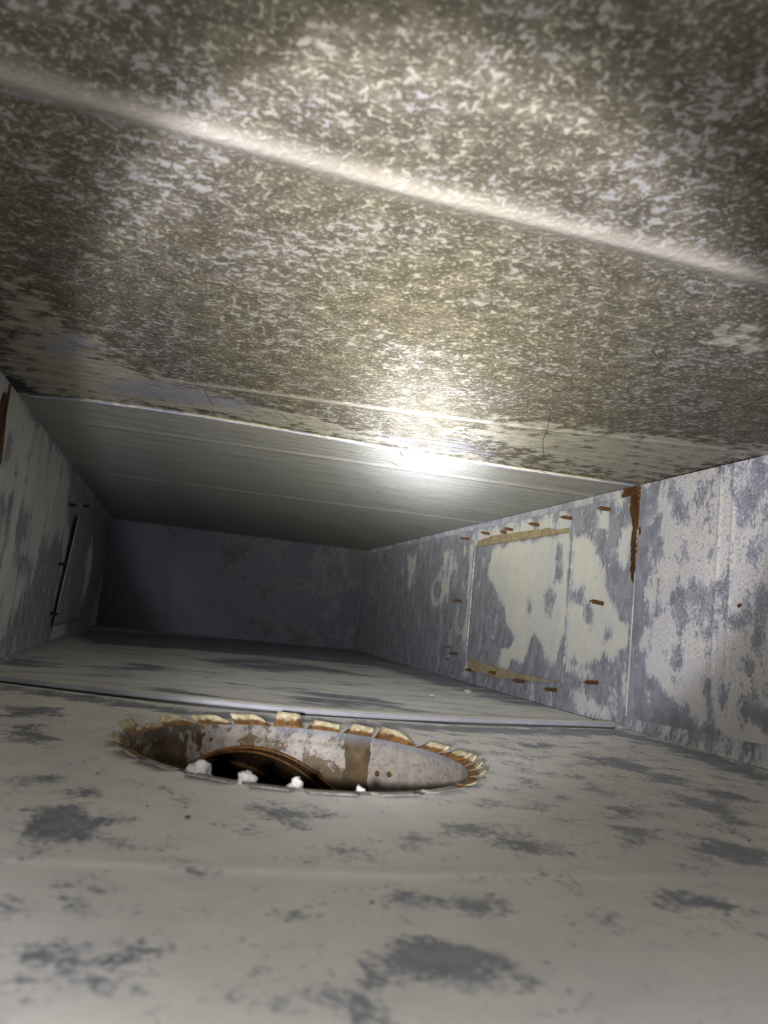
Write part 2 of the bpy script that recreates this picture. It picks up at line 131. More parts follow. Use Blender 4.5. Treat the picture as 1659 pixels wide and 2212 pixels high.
class NT:
    """tiny node-tree writer"""
    def __init__(s, name, plane=None):
        s.dim = '2D' if plane else '3D'
        s.m = bpy.data.materials.new(name); s.m.use_nodes = True
        s.t = s.m.node_tree; s.t.nodes.clear()
        s.out = s.t.nodes.new('ShaderNodeOutputMaterial')
        s.b = s.t.nodes.new('ShaderNodeBsdfPrincipled')
        s.t.links.new(s.b.outputs[0], s.out.inputs[0])
        s.tc = s.t.nodes.new('ShaderNodeTexCoord').outputs['Object']
        if plane and plane != 'xy':      # lay the sheet's own two axes into X and Y
            a = s.t.nodes.new('ShaderNodeSeparateXYZ'); b = s.t.nodes.new('ShaderNodeCombineXYZ')
            s.t.links.new(s.tc, a.inputs[0])
            s.t.links.new(a.outputs['XYZ'.index(plane[0].upper())], b.inputs[0]); s.t.links.new(a.outputs['XYZ'.index(plane[1].upper())], b.inputs[1])
            s.tc = b.outputs[0]
    def put(s, sock, v):
        if isinstance(v, bpy.types.NodeSocket): s.t.links.new(v, sock)
        else: sock.default_value = v
    def mapping(s, scale, loc=(0, 0, 0)):
        n = s.t.nodes.new('ShaderNodeMapping'); s.put(n.inputs[0], s.tc)
        n.inputs['Scale'].default_value = scale; n.inputs['Location'].default_value = loc
        return n.outputs[0]
    def noise(s, scale, detail=2, rough=.5, dist=0, vec=None):
        n = s.t.nodes.new('ShaderNodeTexNoise'); n.noise_dimensions = s.dim; s.put(n.inputs['Vector'], vec or s.tc)
        n.inputs['Scale'].default_value = scale; n.inputs['Detail'].default_value = detail
        n.inputs['Roughness'].default_value = rough; n.inputs['Distortion'].default_value = dist
        return n.outputs[0]
    def voro(s, scale, vec=None, out=0, feature='F1', rnd=1.0):
        n = s.t.nodes.new('ShaderNodeTexVoronoi'); n.feature = feature; s.put(n.inputs['Vector'], vec or s.tc)
        n.inputs['Scale'].default_value = scale
        n.inputs['Randomness'].default_value = rnd
        return n.outputs[out]
    def math(s, op, a, b=0.0, c=0.0):
        n = s.t.nodes.new('ShaderNodeMath'); n.operation = op
        s.put(n.inputs[0], a); s.put(n.inputs[1], b); s.put(n.inputs[2], c)
        return n.outputs[0]
    def step(s, v, lo, hi, a=0.0, b=1.0):
        n = s.t.nodes.new('ShaderNodeMapRange'); n.interpolation_type = 'SMOOTHSTEP'
        s.put(n.inputs['Value'], v)
        n.inputs['From Min'].default_value = lo; n.inputs['From Max'].default_value = hi
        n.inputs['To Min'].default_value = a; n.inputs['To Max'].default_value = b
        return n.outputs[0]
    def mix(s, f, a, b):
        n = s.t.nodes.new('ShaderNodeMix'); n.data_type = 'RGBA'
        s.put(n.inputs[0], f); s.put(n.inputs[6], a); s.put(n.inputs[7], b)
        return n.outputs[2]
    def attr(s, name):
        n = s.t.nodes.new('ShaderNodeAttribute'); n.attribute_name = name
        return n.outputs['Fac']
    def bump(s, h, strength=.3, dist=.002, normal=None):
        n = s.t.nodes.new('ShaderNodeBump'); s.put(n.inputs['Height'], h)
        n.inputs['Strength'].default_value = strength; n.inputs['Distance'].default_value = dist
        if normal is not None: s.put(n.inputs['Normal'], normal)
        return n.outputs[0]
    def done(s, color, rough=.6, metal=0.0, normal=None, spec=.4):
        s.put(s.b.inputs['Base Color'], color); s.put(s.b.inputs['Roughness'], rough)
        s.put(s.b.inputs['Metallic'], metal); s.b.inputs['Specular IOR Level'].default_value = spec
        if normal is not None: s.put(s.b.inputs['Normal'], normal)
        return s.m

def tag(o, label=None, cat=None, group=None, kind=None):
    if label: o['label'] = label
    if cat: o['category'] = cat
    if group: o['group'] = group
    if kind: o['kind'] = kind
    return o

def mesh_obj(name, verts, faces, mat, parent=None, smooth=False, attrs=None):
    me = bpy.data.meshes.new(name)
    me.from_pydata([tuple(v) for v in verts], [], faces)
    if attrs:
        for k, v in attrs.items():
            a = me.attributes.new(k, 'FLOAT', 'POINT')
            a.data.foreach_set('value', np.asarray(v, dtype=np.float32))
    if smooth:
        me.polygons.foreach_set('use_smooth', [True] * len(me.polygons))
    me.update()
    o = bpy.data.objects.new(name, me)
    col.objects.link(o)
    if mat: me.materials.append(mat)
    if parent: o.parent = parent
    return o

def empty(name, loc=(0, 0, 0)):
    o = bpy.data.objects.new(name, None)
    o.empty_display_size = .01
    o.location = loc
    col.objects.link(o)
    return o

def sdf(P, poly):
    """signed distance of Nx2 points to a polygon, positive inside"""
    P = np.asarray(P); n = len(poly)
    d = np.full(len(P), 1e9); ins = np.zeros(len(P), bool)
    for i in range(n):
        a = np.array(poly[i]); b = np.array(poly[(i + 1) % n]); e = b - a
        w = P - a
        t = np.clip((w @ e) / max(e @ e, 1e-12), 0, 1)
        d = np.minimum(d, np.hypot(*(w - t[:, None] * e).T))
        c = ((a[1] > P[:, 1]) != (b[1] > P[:, 1]))
        with np.errstate(divide='ignore', invalid='ignore'):
            xi = a[0] + (P[:, 1] - a[1]) * e[0] / (e[1] if abs(e[1]) > 1e-12 else 1e-12)
        ins ^= c & (P[:, 0] < xi)
    return np.where(ins, d, -d)

def field(P, base, polys, warp=.0):
    F = np.full(len(P), float(base))
    for s, w, poly in polys:
        w = w * 2.6; pa = np.array(poly); lo = pa.min(0) - 2 * w; hi = pa.max(0) + 2 * w
        k = np.where(((P > lo) & (P < hi)).all(1))[0]
        if not len(k): continue
        t = np.clip(sdf(P[k], poly) / w * .5 + .5, 0, 1); t = t * t * (3 - 2 * t)
        F[k] = F[k] * (1 - t) + s * t
    return F

def polydist(P, line):
    d = np.full(len(P), 1e9)
    for a, b in zip(line[:-1], line[1:]):
        a = np.array(a); b = np.array(b); e = b - a; w = P - a
        t = np.clip((w @ e) / max(e @ e, 1e-12), 0, 1)
        d = np.minimum(d, np.hypot(*(w - t[:, None] * e).T))
    return d

def lines(a, b, step, fine=()):
    """grid line positions with finer spacing round the given places"""
    L = list(np.linspace(a, b, max(2, int(round((b - a) / step)) + 1)))
    for c, half, st in fine:
        L += list(np.arange(max(a, c - half), min(b, c + half), st))
    L = np.unique(np.round(L, 5))
    keep = [L[0]]
    for v in L[1:]:
        if v - keep[-1] > 3e-4: keep.append(v)
    keep[-1] = b
    return np.array(keep)

def panel(name, plane, const, U, V, mat, attrs_fn, disp_fn=None, flip=False, hole=None, parent=None, warp=None):
    """sheet metal panel as a grid; plane 'xy','yz','xz' gives the axes of U,V"""
    uu, vv = np.meshgrid(U, V)
    P = np.c_[uu.ravel(), vv.ravel()]
    nu, nv = len(U), len(V)
    if hole:
        hc, hr = np.array(hole[0]), hole[1]
        rel = P - hc; rad = np.hypot(*rel.T); near = np.abs(rad - hr) < (U[1] - U[0]) * .75
        P[near] = hc + rel[near] / rad[near][:, None] * hr
    if warp: P = warp(P)
    at = attrs_fn(P)
    dsp = disp_fn(P) if disp_fn else np.zeros(len(P))
    c = const + dsp
    if plane == 'xy': verts = np.c_[P[:, 0], P[:, 1], c]
    elif plane == 'yz': verts = np.c_[c, P[:, 0], P[:, 1]]
    else: verts = np.c_[P[:, 0], c, P[:, 1]]
    idx = np.arange(nu * nv).reshape(nv, nu)
    q = np.stack([idx[:-1, :-1], idx[:-1, 1:], idx[1:, 1:], idx[1:, :-1]], -1).reshape(-1, 4)
    if hole:
        cen = P[q].mean(1)
        q = q[np.hypot(*(cen - hc).T) > hr]
    if flip: q = q[:, ::-1]
    return mesh_obj(name, verts.tolist(), q.tolist(), mat, parent, smooth=True, attrs=at)

def box(name, x0, x1, y0, y1, z0, z1, mat, parent=None, bev=0.0):
    bm = bmesh.new(); bmesh.ops.create_cube(bm, size=1)
    for v in bm.verts:
        v.co = Vector(((x0 + x1) / 2 + v.co.x * (x1 - x0), (y0 + y1) / 2 + v.co.y * (y1 - y0), (z0 + z1) / 2 + v.co.z * (z1 - z0)))
    if bev: bmesh.ops.bevel(bm, geom=bm.edges[:], offset=bev, segments=2, affect='EDGES')
    me = bpy.data.meshes.new(name); bm.to_mesh(me); bm.free()
    o = bpy.data.objects.new(name, me); col.objects.link(o)
    me.materials.append(mat)
    if parent: o.parent = parent
    return o

def sweep(name, path, prof, mat, up=(0, 0, 1), parent=None, cap=True, attrs=None):
    """profile [(side, up)] swept along a 3D path"""
    path = [Vector([float(c) for c in p]) for p in path]; up = Vector(up); n = len(prof); verts = []; faces = []
    for i, p in enumerate(path):
        t = (path[min(i + 1, len(path) - 1)] - path[max(i - 1, 0)]).normalized()
        s = t.cross(up).normalized(); u2 = s.cross(t)
        for a, b in prof: verts.append(p + s * a + u2 * b)
    for i in range(len(path) - 1):
        for j in range(n):
            k = (j + 1) % n
            faces.append((i * n + j, i * n + k, (i + 1) * n + k, (i + 1) * n + j))
    if cap:
        faces.append(tuple(range(n))[::-1]); faces.append(tuple(range((len(path) - 1) * n, len(path) * n)))
    return mesh_obj(name, verts, faces, mat, parent)

def resample(line, n):
    line = np.array(line); d = np.r_[0, np.cumsum(np.hypot(*np.diff(line, axis=0).T))]
    t = np.linspace(0, d[-1], n)
    return np.c_[np.interp(t, d, line[:, 0]), np.interp(t, d, line[:, 1])]

def smooth_line(line, n=60, it=6):
    L = resample(line, n)
    for _ in range(it): L[1:-1] = (L[:-2] + 2 * L[1:-1] + L[2:]) / 4
    return L

def thin_plate(name, outline3d, normal, thick, mat, parent=None, attrs=None):
    """closed thin plate from a 3D polygon outline"""
    n = len(outline3d); nv = Vector(normal).normalized() * thick
    verts = [Vector(p) for p in outline3d] + [Vector(p) + nv for p in outline3d]
    faces = [tuple(range(n))[::-1], tuple(range(n, 2 * n))] + [(i, (i + 1) % n, n + (i + 1) % n, n + i) for i in range(n)]
    return mesh_obj(name, verts, faces, mat, parent, attrs=attrs)

# ================= materials =================
CREAM = lin(206, 198, 176); CREAM2 = lin(186, 180, 168); ZINC = lin(122, 126, 132); ZINC2 = lin(150, 152, 160)
RUST = lin(92, 60, 22); RUST2 = lin(68, 42, 16)

def zinc_material(name, plane=None, cream=CREAM, cream2=CREAM2, zinc=ZINC, zinc2=ZINC2, speck=False, rust=True, stretch=(1, 1, 1), amp=1.0, edge=.3, scale=38, bump=.25, rim_amt=.28, fine=1.5, veins=0.0):
    s = NT(name, plane)
    v = s.mapping(stretch)
    d = s.attr('dep')
    n1 = s.math('SUBTRACT', s.noise(scale, 4, .62, .0, v), .5)
    n2 = s.math('SUBTRACT', s.noise(scale * 7, 2, .6, 0, v), .5)
    f = s.math('ADD', d, s.math('MULTIPLY', n1, 4.6 * amp))
    f = s.math('ADD', f, s.math('MULTIPLY', n2, fine * amp))
    mask = s.step(f, -edge, edge)
    tone = s.step(s.noise(9, 3, .6, 0, v), .35, .68)
    t2 = s.noise(55, 3, .65, 0, v)
    tone2 = s.step(t2, .3, .7)
    c_cream = s.mix(s.math('MULTIPLY', tone, .8), cream, cream2)
    c_cream = s.mix(s.math('MULTIPLY', tone2, .22), c_cream, s.mix(.5, cream2, zinc2))
    c_zinc = s.mix(s.math('MULTIPLY', tone2, .75), zinc, zinc2)
    c = s.mix(mask, c_zinc, c_cream)
    # pale rim where the deposit creeps over the zinc
    rim = s.math('MULTIPLY', s.step(f, -.7, -.02), s.math('SUBTRACT', 1.0, s.step(f, .0, .4)))
    c = s.mix(s.math('MULTIPLY', rim, rim_amt), c, lin(205, 206, 214))
    if veins:       # whitish drying lines
        vn = s.step(s.math('ABSOLUTE', s.math('SUBTRACT', t2, .52)), .0, .022, 1, 0)
        c = s.mix(s.math('MULTIPLY', vn, veins), c, lin(214, 215, 220))
    h = s.math('MULTIPLY', n2, .9)
    if speck:       # fine pitting
        sp = s.attr('speck')
        pn = s.noise(330, 2, .6, .7)
        pits = s.step(pn, .30, .42, 1, 0)
        lights = s.step(pn, .58, .66)
        c = s.mix(s.math('MULTIPLY', pits, s.math('MULTIPLY', sp, .6)), c, lin(104, 104, 122))
        c = s.mix(s.math('MULTIPLY', lights, s.math('MULTIPLY', sp, .5)), c, lin(224, 220, 216))
        h = s.math('MULTIPLY', pn, 1.2)
    if rust:
        r = s.attr('rust')
        rf = s.math('ADD', s.math('ADD', r, s.math('MULTIPLY', n1, 1.4)), s.math('MULTIPLY', n2, 1.2))
        c = s.mix(s.math('MULTIPLY', s.step(rf, .0, .4), .5), c, lin(168, 140, 84))
        c = s.mix(s.step(rf, .25, .42), c, s.mix(tone2, RUST, RUST2))
    rough = s.math('ADD', .5, s.math('MULTIPLY', mask, .25))
    return s.done(c, rough, 0.0, s.bump(h, bump, .0006), .35)

M_floor = zinc_material('dusty_zinc_floor', 'xy', cream=lin(222, 219, 211), cream2=lin(210, 208, 206), rust=False, edge=.55, fine=3.0)
M_floor_far = zinc_material('dusty_zinc_floor_far', 'xy', cream=lin(216, 215, 206), cream2=lin(202, 202, 198), stretch=(.45, 1.2, 1), scale=20, edge=.5, rust=False)
M_wall = zinc_material('blotched_zinc_wall', 'yz', cream=lin(208, 206, 194), cream2=lin(196, 196, 194), zinc=lin(126, 130, 138), zinc2=lin(154, 157, 164), stretch=(1, .5, 1), scale=30, edge=.5, rim_amt=.4, fine=2.2, veins=.3)
M_wall_near = zinc_material('pitted_zinc_wall', 'yz', cream=lin(212, 208, 198), cream2=lin(200, 198, 202), zinc=lin(126, 129, 136), zinc2=lin(154, 156, 168), stretch=(1, .7, 1), scale=40, bump=.5, speck=True)
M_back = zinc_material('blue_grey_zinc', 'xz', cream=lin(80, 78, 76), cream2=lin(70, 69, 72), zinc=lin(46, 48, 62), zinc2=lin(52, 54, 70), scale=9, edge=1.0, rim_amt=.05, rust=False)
M_trim = zinc_material('seam_zinc', cream=lin(204, 200, 188), zinc=lin(132, 134, 146), zinc2=lin(164, 164, 176), scale=30, amp=.7)

M_lip = zinc_material('yellowed_lip', cream=lin(150, 142, 116), cream2=lin(140, 132, 112), zinc=lin(92, 92, 98), zinc2=lin(108, 106, 108), scale=40, amp=.6, rust=False, rim_amt=.0)
M_cleat = zinc_material('floor_cleat_zinc', cream=lin(196, 194, 188), zinc=lin(146, 147, 154), zinc2=lin(164, 164, 171), scale=14, amp=.45, edge=.7, rust=False, rim_amt=.1)

def ceiling_material(name):
    s = NT(name, 'xy')
    dep = s.attr('dep'); grey = s.attr('grey'); far = s.attr('far')
    big = s.noise(13, 3, .6)
    mid = s.noise(60, 2, .6)
    w1 = s.noise(185, 3.0, .62, .45)
    w2 = s.noise(380, 1.0, .6, .3)
    th = s.math('ADD', w1, s.math('MULTIPLY', s.math('SUBTRACT', big, .5), .34))
    th = s.math('ADD', th, s.math('MULTIPLY', s.math('SUBTRACT', mid, .5), .24))
    flakes = s.math('MAXIMUM', s.step(th, .58, .64), s.math('MULTIPLY', s.step(w2, .63, .69), .7))
    base = s.mix(s.step(mid, .3, .7), lin(82, 77, 66), lin(106, 100, 88))
    base = s.mix(s.step(w2, .35, .55), s.mix(.5, base, lin(72, 67, 56)), base)
    fcol = s.mix(s.step(big, .42, .58), lin(166, 162, 145), lin(154, 152, 152))
    c = s.mix(s.math('MULTIPLY', flakes, .66), base, fcol)
    # smooth pale film
    streak = s.noise(60, 3, .65, 0, s.mapping((.28, 1.6, 1)))
    ff = s.math('ADD', dep, s.math('MULTIPLY', s.math('SUBTRACT', mid, .5), 2.0))
    ff = s.math('ADD', ff, s.math('MULTIPLY', s.math('SUBTRACT', streak, .5), 1.0))
    film = s.step(ff, .05, .6)
    fc = s.mix(s.step(streak, .35, .65), lin(150, 146, 132), lin(172, 168, 154))
    c = s.mix(s.math('MULTIPLY', film, .72), c, fc)
    gm = s.step(s.math('ADD', grey, s.math('MULTIPLY', s.math('SUBTRACT', streak, .5), 2.6)), .0, .8)
    c = s.mix(s.math('MULTIPLY', gm, .65), c, lin(128, 128, 142))
    # beyond the joint the film is thin and streaky
    fcl = s.mix(s.step(s.noise(40, 3, .7, 0, s.mapping((.18, 2.2, 1))), .35, .65), lin(140, 141, 138), lin(160, 160, 155))
    c = s.mix(s.math('MULTIPLY', far, .9), c, fcl)
    c = s.mix(s.math('MULTIPLY', s.attr('bead'), .75), c, lin(158, 152, 143))
    return s.done(c, .7, 0.0, s.bump(w1, .6, .0014), .15)
M_ceil = ceiling_material('flaking_zinc_ceiling')

def rusty(name, a, b, c3, t0=.42, t1=.62, scale=90, rough=.75, metal=0.0):
    s = NT(name)
    n = s.noise(scale, 4, .65, .5)
    n2 = s.noise(scale * 4, 3, .6)
    c = s.mix(s.step(n, t0, t1), a, b)
    c = s.mix(s.math('MULTIPLY', s.step(n2, .5, .62), .5), c, c3)
    return s.done(c, rough, metal, s.bump(n2, .35, .0006), .3)
M_screw = rusty('rusty_steel', lin(86, 54, 24), lin(60, 40, 22), lin(104, 68, 32), scale=300)
M_card = rusty('tan_gasket', lin(166, 152, 120), lin(142, 130, 102), lin(118, 106, 82), scale=60, rough=.9)
M_lump = rusty('white_sealant', lin(186, 184, 180), lin(170, 168, 165), lin(138, 136, 134), scale=160, rough=.9)
M_crumb = rusty('brown_crumb', lin(112, 88, 56), lin(82, 62, 40), lin(60, 46, 30), scale=400)
M_thread = rusty('grey_dust_thread', lin(70, 66, 60), lin(52, 50, 48), lin(84, 80, 74), scale=200)
M_elbow = rusty('rusted_elbow', lin(74, 52, 24), lin(44, 34, 20), lin(120, 104, 76), scale=45)
M_bead = rusty('rusted_joint_bead', lin(98, 66, 26), lin(66, 44, 20), lin(116, 84, 40), scale=70, rough=.55)

def collar_material():
    s = NT('stained_collar')
    d = s.attr('dep')
    n = s.math('SUBTRACT', s.noise(34, 5, .6, .5), .5)
    n2 = s.math('SUBTRACT', s.noise(230, 3, .6), .5)
    f = s.math('ADD', s.math('ADD', d, s.math('MULTIPLY', n, 2.6)), s.math('MULTIPLY', n2, .7))
    m_ = s.step(f, -.1, .12)
    pale = s.mix(s.step(s.noise(120, 3, .6), .35, .65), lin(150, 141, 128), lin(128, 123, 116))
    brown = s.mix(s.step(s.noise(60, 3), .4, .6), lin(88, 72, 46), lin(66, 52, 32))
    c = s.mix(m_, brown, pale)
    pit = s.step(s.noise(300, 2, .6, .5), .34, .40, 1, 0)
    c = s.mix(s.math('MULTIPLY', pit, .6), c, lin(84, 70, 56))
    c = s.mix(s.math('MULTIPLY', s.attr('rimband'), .8), c, lin(104, 108, 118))
    return s.done(c, .55, .1, s.bump(s.math('ADD', m_, n2), .3, .0006), .4)
M_collar = collar_material()

def tab_material():
    s = NT('rusty_tab')
    t = s.attr('tip')
    n = s.math('SUBTRACT', s.noise(110, 4, .65, .4), .5)
    f = s.math('ADD', t, s.math('MULTIPLY', n, 1.0))
    m_ = s.step(f, .42, .68)
    brown = s.mix(s.step(s.noise(160, 3), .4, .6), lin(118, 84, 44), lin(86, 62, 34))
    pale = s.mix(s.step(s.noise(200, 3), .4, .6), lin(182, 173, 142), lin(154, 144, 112))
    c = s.mix(m_, brown, pale)
    return s.done(c, .6, .05, s.bump(n, .3, .0006), .4)
M_tab = tab_material()

M_tab_dusty = rusty('dusty_flat_tab', lin(150, 145, 136), lin(126, 122, 120), lin(104, 92, 72), scale=80)

# ================= the duct shell =================
Y0 = -0.35          # open mouth behind the camera
SF = smooth_line(SEAM_FLOOR); SC = smooth_line(SEAM_CEIL)
seam_y_floor = lambda x: np.interp(x, SF[:, 0], SF[:, 1])
seam_y_ceil = lambda x: np.interp(x, SC[:, 0], SC[:, 1])
YJ = 0.910          # the transverse joint on the side walls
HC, HR = (0.1035, 0.5827), 0.1179

def bump_lines(P, beads, w, h):
    d = np.zeros(len(P)); b = np.zeros(len(P))
    for L in beads:
        e = polydist(P, L) / w
        d += h * np.exp(-e * e); b = np.maximum(b, np.exp(-(e * .9) ** 2))
    return d, b

def extend(line, lo, hi):
    a, b = np.array(line[0]), np.array(line[1]); y, z = np.array(line[-1]), np.array(line[-2])
    k = 0 if abs(y[0] - a[0]) > abs(y[1] - a[1]) else 1
    p = a + (a - b) * ((lo - a[k]) / (a[k] - b[k])) if lo < a[k] else a
    q = y + (y - z) * ((hi - y[k]) / (y[k] - z[k])) if hi > y[k] else y
    return [tuple(p)] + [tuple(v) for v in line] + [tuple(q)]

BF = [extend([BEADS_FLOOR[0][0], BEADS_FLOOR[0][2], BEADS_FLOOR[0][3]], XL, XR)]
BF_far = [BEADS_FLOOR[1]]
BCn = [extend([BEADS_CEIL[0][0], BEADS_CEIL[0][2], BEADS_CEIL[0][4]], XL, XR), extend(BEADS_CEIL[1], -.02, XR)]
BCf = [extend([BEADS_CEIL[2][0], BEADS_CEIL[2][2]], XL, XR), extend(BEADS_CEIL[3], XL, XR)]

def zeros(P): return np.zeros(len(P))

# floor, near section with the round cut-out; its far edge follows the joint
def floor_near_attr(P):
    F = field(P, .95, FLOOR_NEAR)
    # streaky worn area towards the right-hand wall
    w = np.clip((P[:, 0] - .16) / .1, 0, 1) * np.clip((P[:, 1] - .33) / .08, 0, 1)
    F = F - .42 * w
    return dict(dep=F, rust=zeros(P), speck=.0 * F)
def floor_near_disp(P):
    # stamped step: the sheet rises slightly beyond it
    L = BF[0]; yl = np.interp(P[:, 0], [p[0] for p in L], [p[1] for p in L])
    e = (P[:, 1] - yl) / .004
    d = .0005 * (1 / (1 + np.exp(-e * 2.5)) - 1) + .0003 * np.exp(-((e - 1.2) ** 2) / 2)
    return d + .0008 * np.sin(P[:, 0] * 19 + 1) * np.sin(P[:, 1] * 14)
U = lines(XL, XR, .0035); V = lines(Y0, 1.0, .0035, [(.327, .012, .0012)])
def pull_to(fn, y_from, y_old):
    def w(P):
        P = P.copy(); k = P[:, 1] > y_from
        t = (P[k, 1] - y_from) / (y_old - y_from)
        P[k, 1] = y_from + t * (fn(P[k, 0]) - y_from)
        return P
    return w
fl_near = panel('floor', 'xy', 0.0, U, V, M_floor, floor_near_attr, floor_near_disp, hole=(HC, HR + .0006), warp=pull_to(seam_y_floor, .74, 1.0))
tag(fl_near, 'dusty cream duct floor sheet with grey bare patches, a painted shadow-and-stain band at the joint and a round cut-out', kind='structure')

def floor_far_attr(P):
    F = field(P, .55, FLOOR_FAR)
    return dict(dep=F, rust=zeros(P), speck=zeros(P))
def floor_far_disp(P):
    d, _ = bump_lines(P, BF_far, .004, .0012)
    return d
V = lines(.78, YB, .006)
fl_far = panel('floor', 'xy', -.0006, lines(XL, XR, .006), V, M_floor_far, floor_far_attr, floor_far_disp)
tag(fl_far, 'far duct floor sheet beyond the raised joint, grey streaks fading into the dark', kind='structure')
def clip_behind(o, fn):   # pull the near edge of a far sheet back to the joint
    me = o.data
    co = np.empty(len(me.vertices) * 3, np.float32); me.vertices.foreach_get('co', co); co = co.reshape(-1, 3)
    lim = fn(co[:, 0]) - .002
    co[:, 1] = np.maximum(co[:, 1], lim)
    me.vertices.foreach_set('co', co.ravel()); me.update()
clip_behind(fl_far, seam_y_floor)

# ceiling
def ceil_near_attr(P):
    dep = field(P, -.55, CEIL_NEAR); grey = field(P, -.8, CEIL_GREY)
    _, b = bump_lines(P, [BCn[0]], .0085, 1); _, b2 = bump_lines(P, [BCn[1]], .006, .8)
    return dict(dep=dep, grey=grey, far=zeros(P), bead=np.maximum(b, .7 * b2))
def ceil_near_disp(P):
    d, _ = bump_lines(P, [BCn[0]], .008, -.0024); d2, _ = bump_lines(P, [BCn[1]], .004, -.0012)
    return d + d2 + .0012 * np.sin(P[:, 0] * 11 + 2) * np.sin(P[:, 1] * 9 + 1)
U = lines(XL, XR, .004); V = lines(Y0, .96, .004, [(.345, .03, .0018)])
ce_near = panel('ceiling', 'xy', ZC, U, V, M_ceil, ceil_near_attr, ceil_near_disp, flip=True, warp=pull_to(seam_y_ceil, .80, .96))
GAP = [(-.1935, .9400), (-.1690, .9330), (-.1748, .9150), (-.1820, .8850), (-.1890, .8720), (-.1935, .8800)]   # sheet torn open in the corner
bm = bmesh.new(); bm.from_mesh(ce_near.data); bm.faces.ensure_lookup_table()
cc = np.array([f.calc_center_median()[:2] for f in bm.faces])
bmesh.ops.delete(bm, geom=[bm.faces[i] for i in np.where(sdf(cc, GAP) > 0)[0]], context='FACES')
bm.to_mesh(ce_near.data); bm.free()
tag(ce_near, 'near duct ceiling sheet covered in flaking brown and cream corrosion', kind='structure')
def ceil_far_attr(P):
    _, b = bump_lines(P, BCf, .006, 1)
    t = np.clip((P[:, 1] - seam_y_ceil(P[:, 0])) / .12, 0, 1)
    return dict(dep=.9 - 0 * t, grey=field(P, -.8, []), far=.45 + .55 * t, bead=b * 1.0)
def ceil_far_disp(P):
    d, _ = bump_lines(P, BCf, .005, -.0015)
    return d
ce_far = panel('ceiling', 'xy', ZC - .0004, lines(XL, XR, .006), lines(.88, YB, .006), M_ceil, ceil_far_attr, ceil_far_disp, flip=True)
clip_behind(ce_far, seam_y_ceil)
tag(ce_far, 'far duct ceiling sheet beyond the joint, smooth grey with faint cross ridges', kind='structure')

# right wall
def rust_field(P, polys, w=.004):
    F = np.full(len(P), -1.0)
    for p in polys:
        pa = np.array(p); lo = pa.min(0) - .03; hi = pa.max(0) + .03
        k = np.where(((P > lo) & (P < hi)).all(1))[0]
        if len(k): F[k] = np.maximum(F[k], np.clip(sdf(P[k], p) / w + .35, -1, 1))
    return F
def rwn_attr(P):
    F = field(P, .45, RIGHT_NEAR)
    sp = np.clip((P[:, 1] - .03) / .08, 0, 1) * np.clip((YJ - .03 - P[:, 0]) / .05, 0, 1)
    return dict(dep=F, rust=rust_field(P, RUST_NEAR, .003), speck=sp * 1.0)
def rwn_disp(P):
    d = zeros(P)
    for off in (-.011, .011):
        e = (P[:, 0] - .74 - off) / .0028
        d -= .0009 * np.exp(-e * e)
    return d
wr = panel('wall_right', 'yz', XR, lines(Y0, YJ, .0045, [(.74, .024, .0014)]), lines(0, ZC, .004), M_wall_near, rwn_attr, rwn_disp, flip=True)
tag(wr, 'near right duct wall, pitted lavender and cream corrosion over grey zinc', kind='structure')

PY0, PY1, PZ0, PZ1 = 1.084, 1.482, .0385, .2655     # access opening in the far right wall
def rwf_attr(P):
    F = field(P, -.85, RIGHT_FAR)
    F = np.where(P[:, 0] > 1.6, F - .2, F)
    return dict(dep=F, rust=rust_field(P, RUST_WALL, .005), speck=zeros(P))
def make_right_far():
    Uy = np.unique(np.r_[lines(YJ, PY0, .004), lines(PY0, PY1, .004), lines(PY1, YB, .006)])
    Vz = np.unique(np.r_[lines(0, PZ0, .004), lines(PZ0, PZ1, .004), lines(PZ1, ZC, .004)])
    o = panel('wall_right', 'yz', XR + .0006, Uy, Vz, M_wall, rwf_attr, None, flip=True)
    bm = bmesh.new(); bm.from_mesh(o.data)
    kill = [f for f in bm.faces if PY0 < f.calc_center_median().y < PY1 and PZ0 < f.calc_center_median().z < PZ1]
    bmesh.ops.delete(bm, geom=kill, context='FACES')
    bm.to_mesh(o.data); bm.free()
    return o
wrf = make_right_far()
tag(wrf, 'far right duct wall of blotched grey zinc with a rectangular access opening', kind='structure')

# left wall
def lw_attr(P):
    F = field(P, .5, LEFT)
    return dict(dep=F, rust=rust_field(P, RUST_LEFT, .006), speck=zeros(P))
wl = panel('wall_left', 'yz', XL, lines(Y0, YB, .008), lines(0, ZC, .005), M_wall, lw_attr, None)
tag(wl, 'left duct wall with drab cream film and grey runs', kind='structure')

# back wall
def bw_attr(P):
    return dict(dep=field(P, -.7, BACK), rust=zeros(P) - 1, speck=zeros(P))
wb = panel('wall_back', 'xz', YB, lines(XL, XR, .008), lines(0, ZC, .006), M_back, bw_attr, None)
tag(wb, 'dark blue-grey end wall of the duct with paler stains under its top edge', kind='structure')

def trim_attrs(o, dep=-.2, rust=-1.0, fn=None):
    n = len(o.data.vertices)
    co = np.empty(n * 3, np.float32); o.data.vertices.foreach_get('co', co); co = co.reshape(-1, 3)
    for k, v in (('dep', dep), ('rust', rust), ('speck', 0)):
        a = o.data.attributes.new(k, 'FLOAT', 'POINT')
        arr = np.full(n, float(v), np.float32) if not callable(v) else v(co).astype(np.float32)
        a.data.foreach_set('value', arr)
    return o

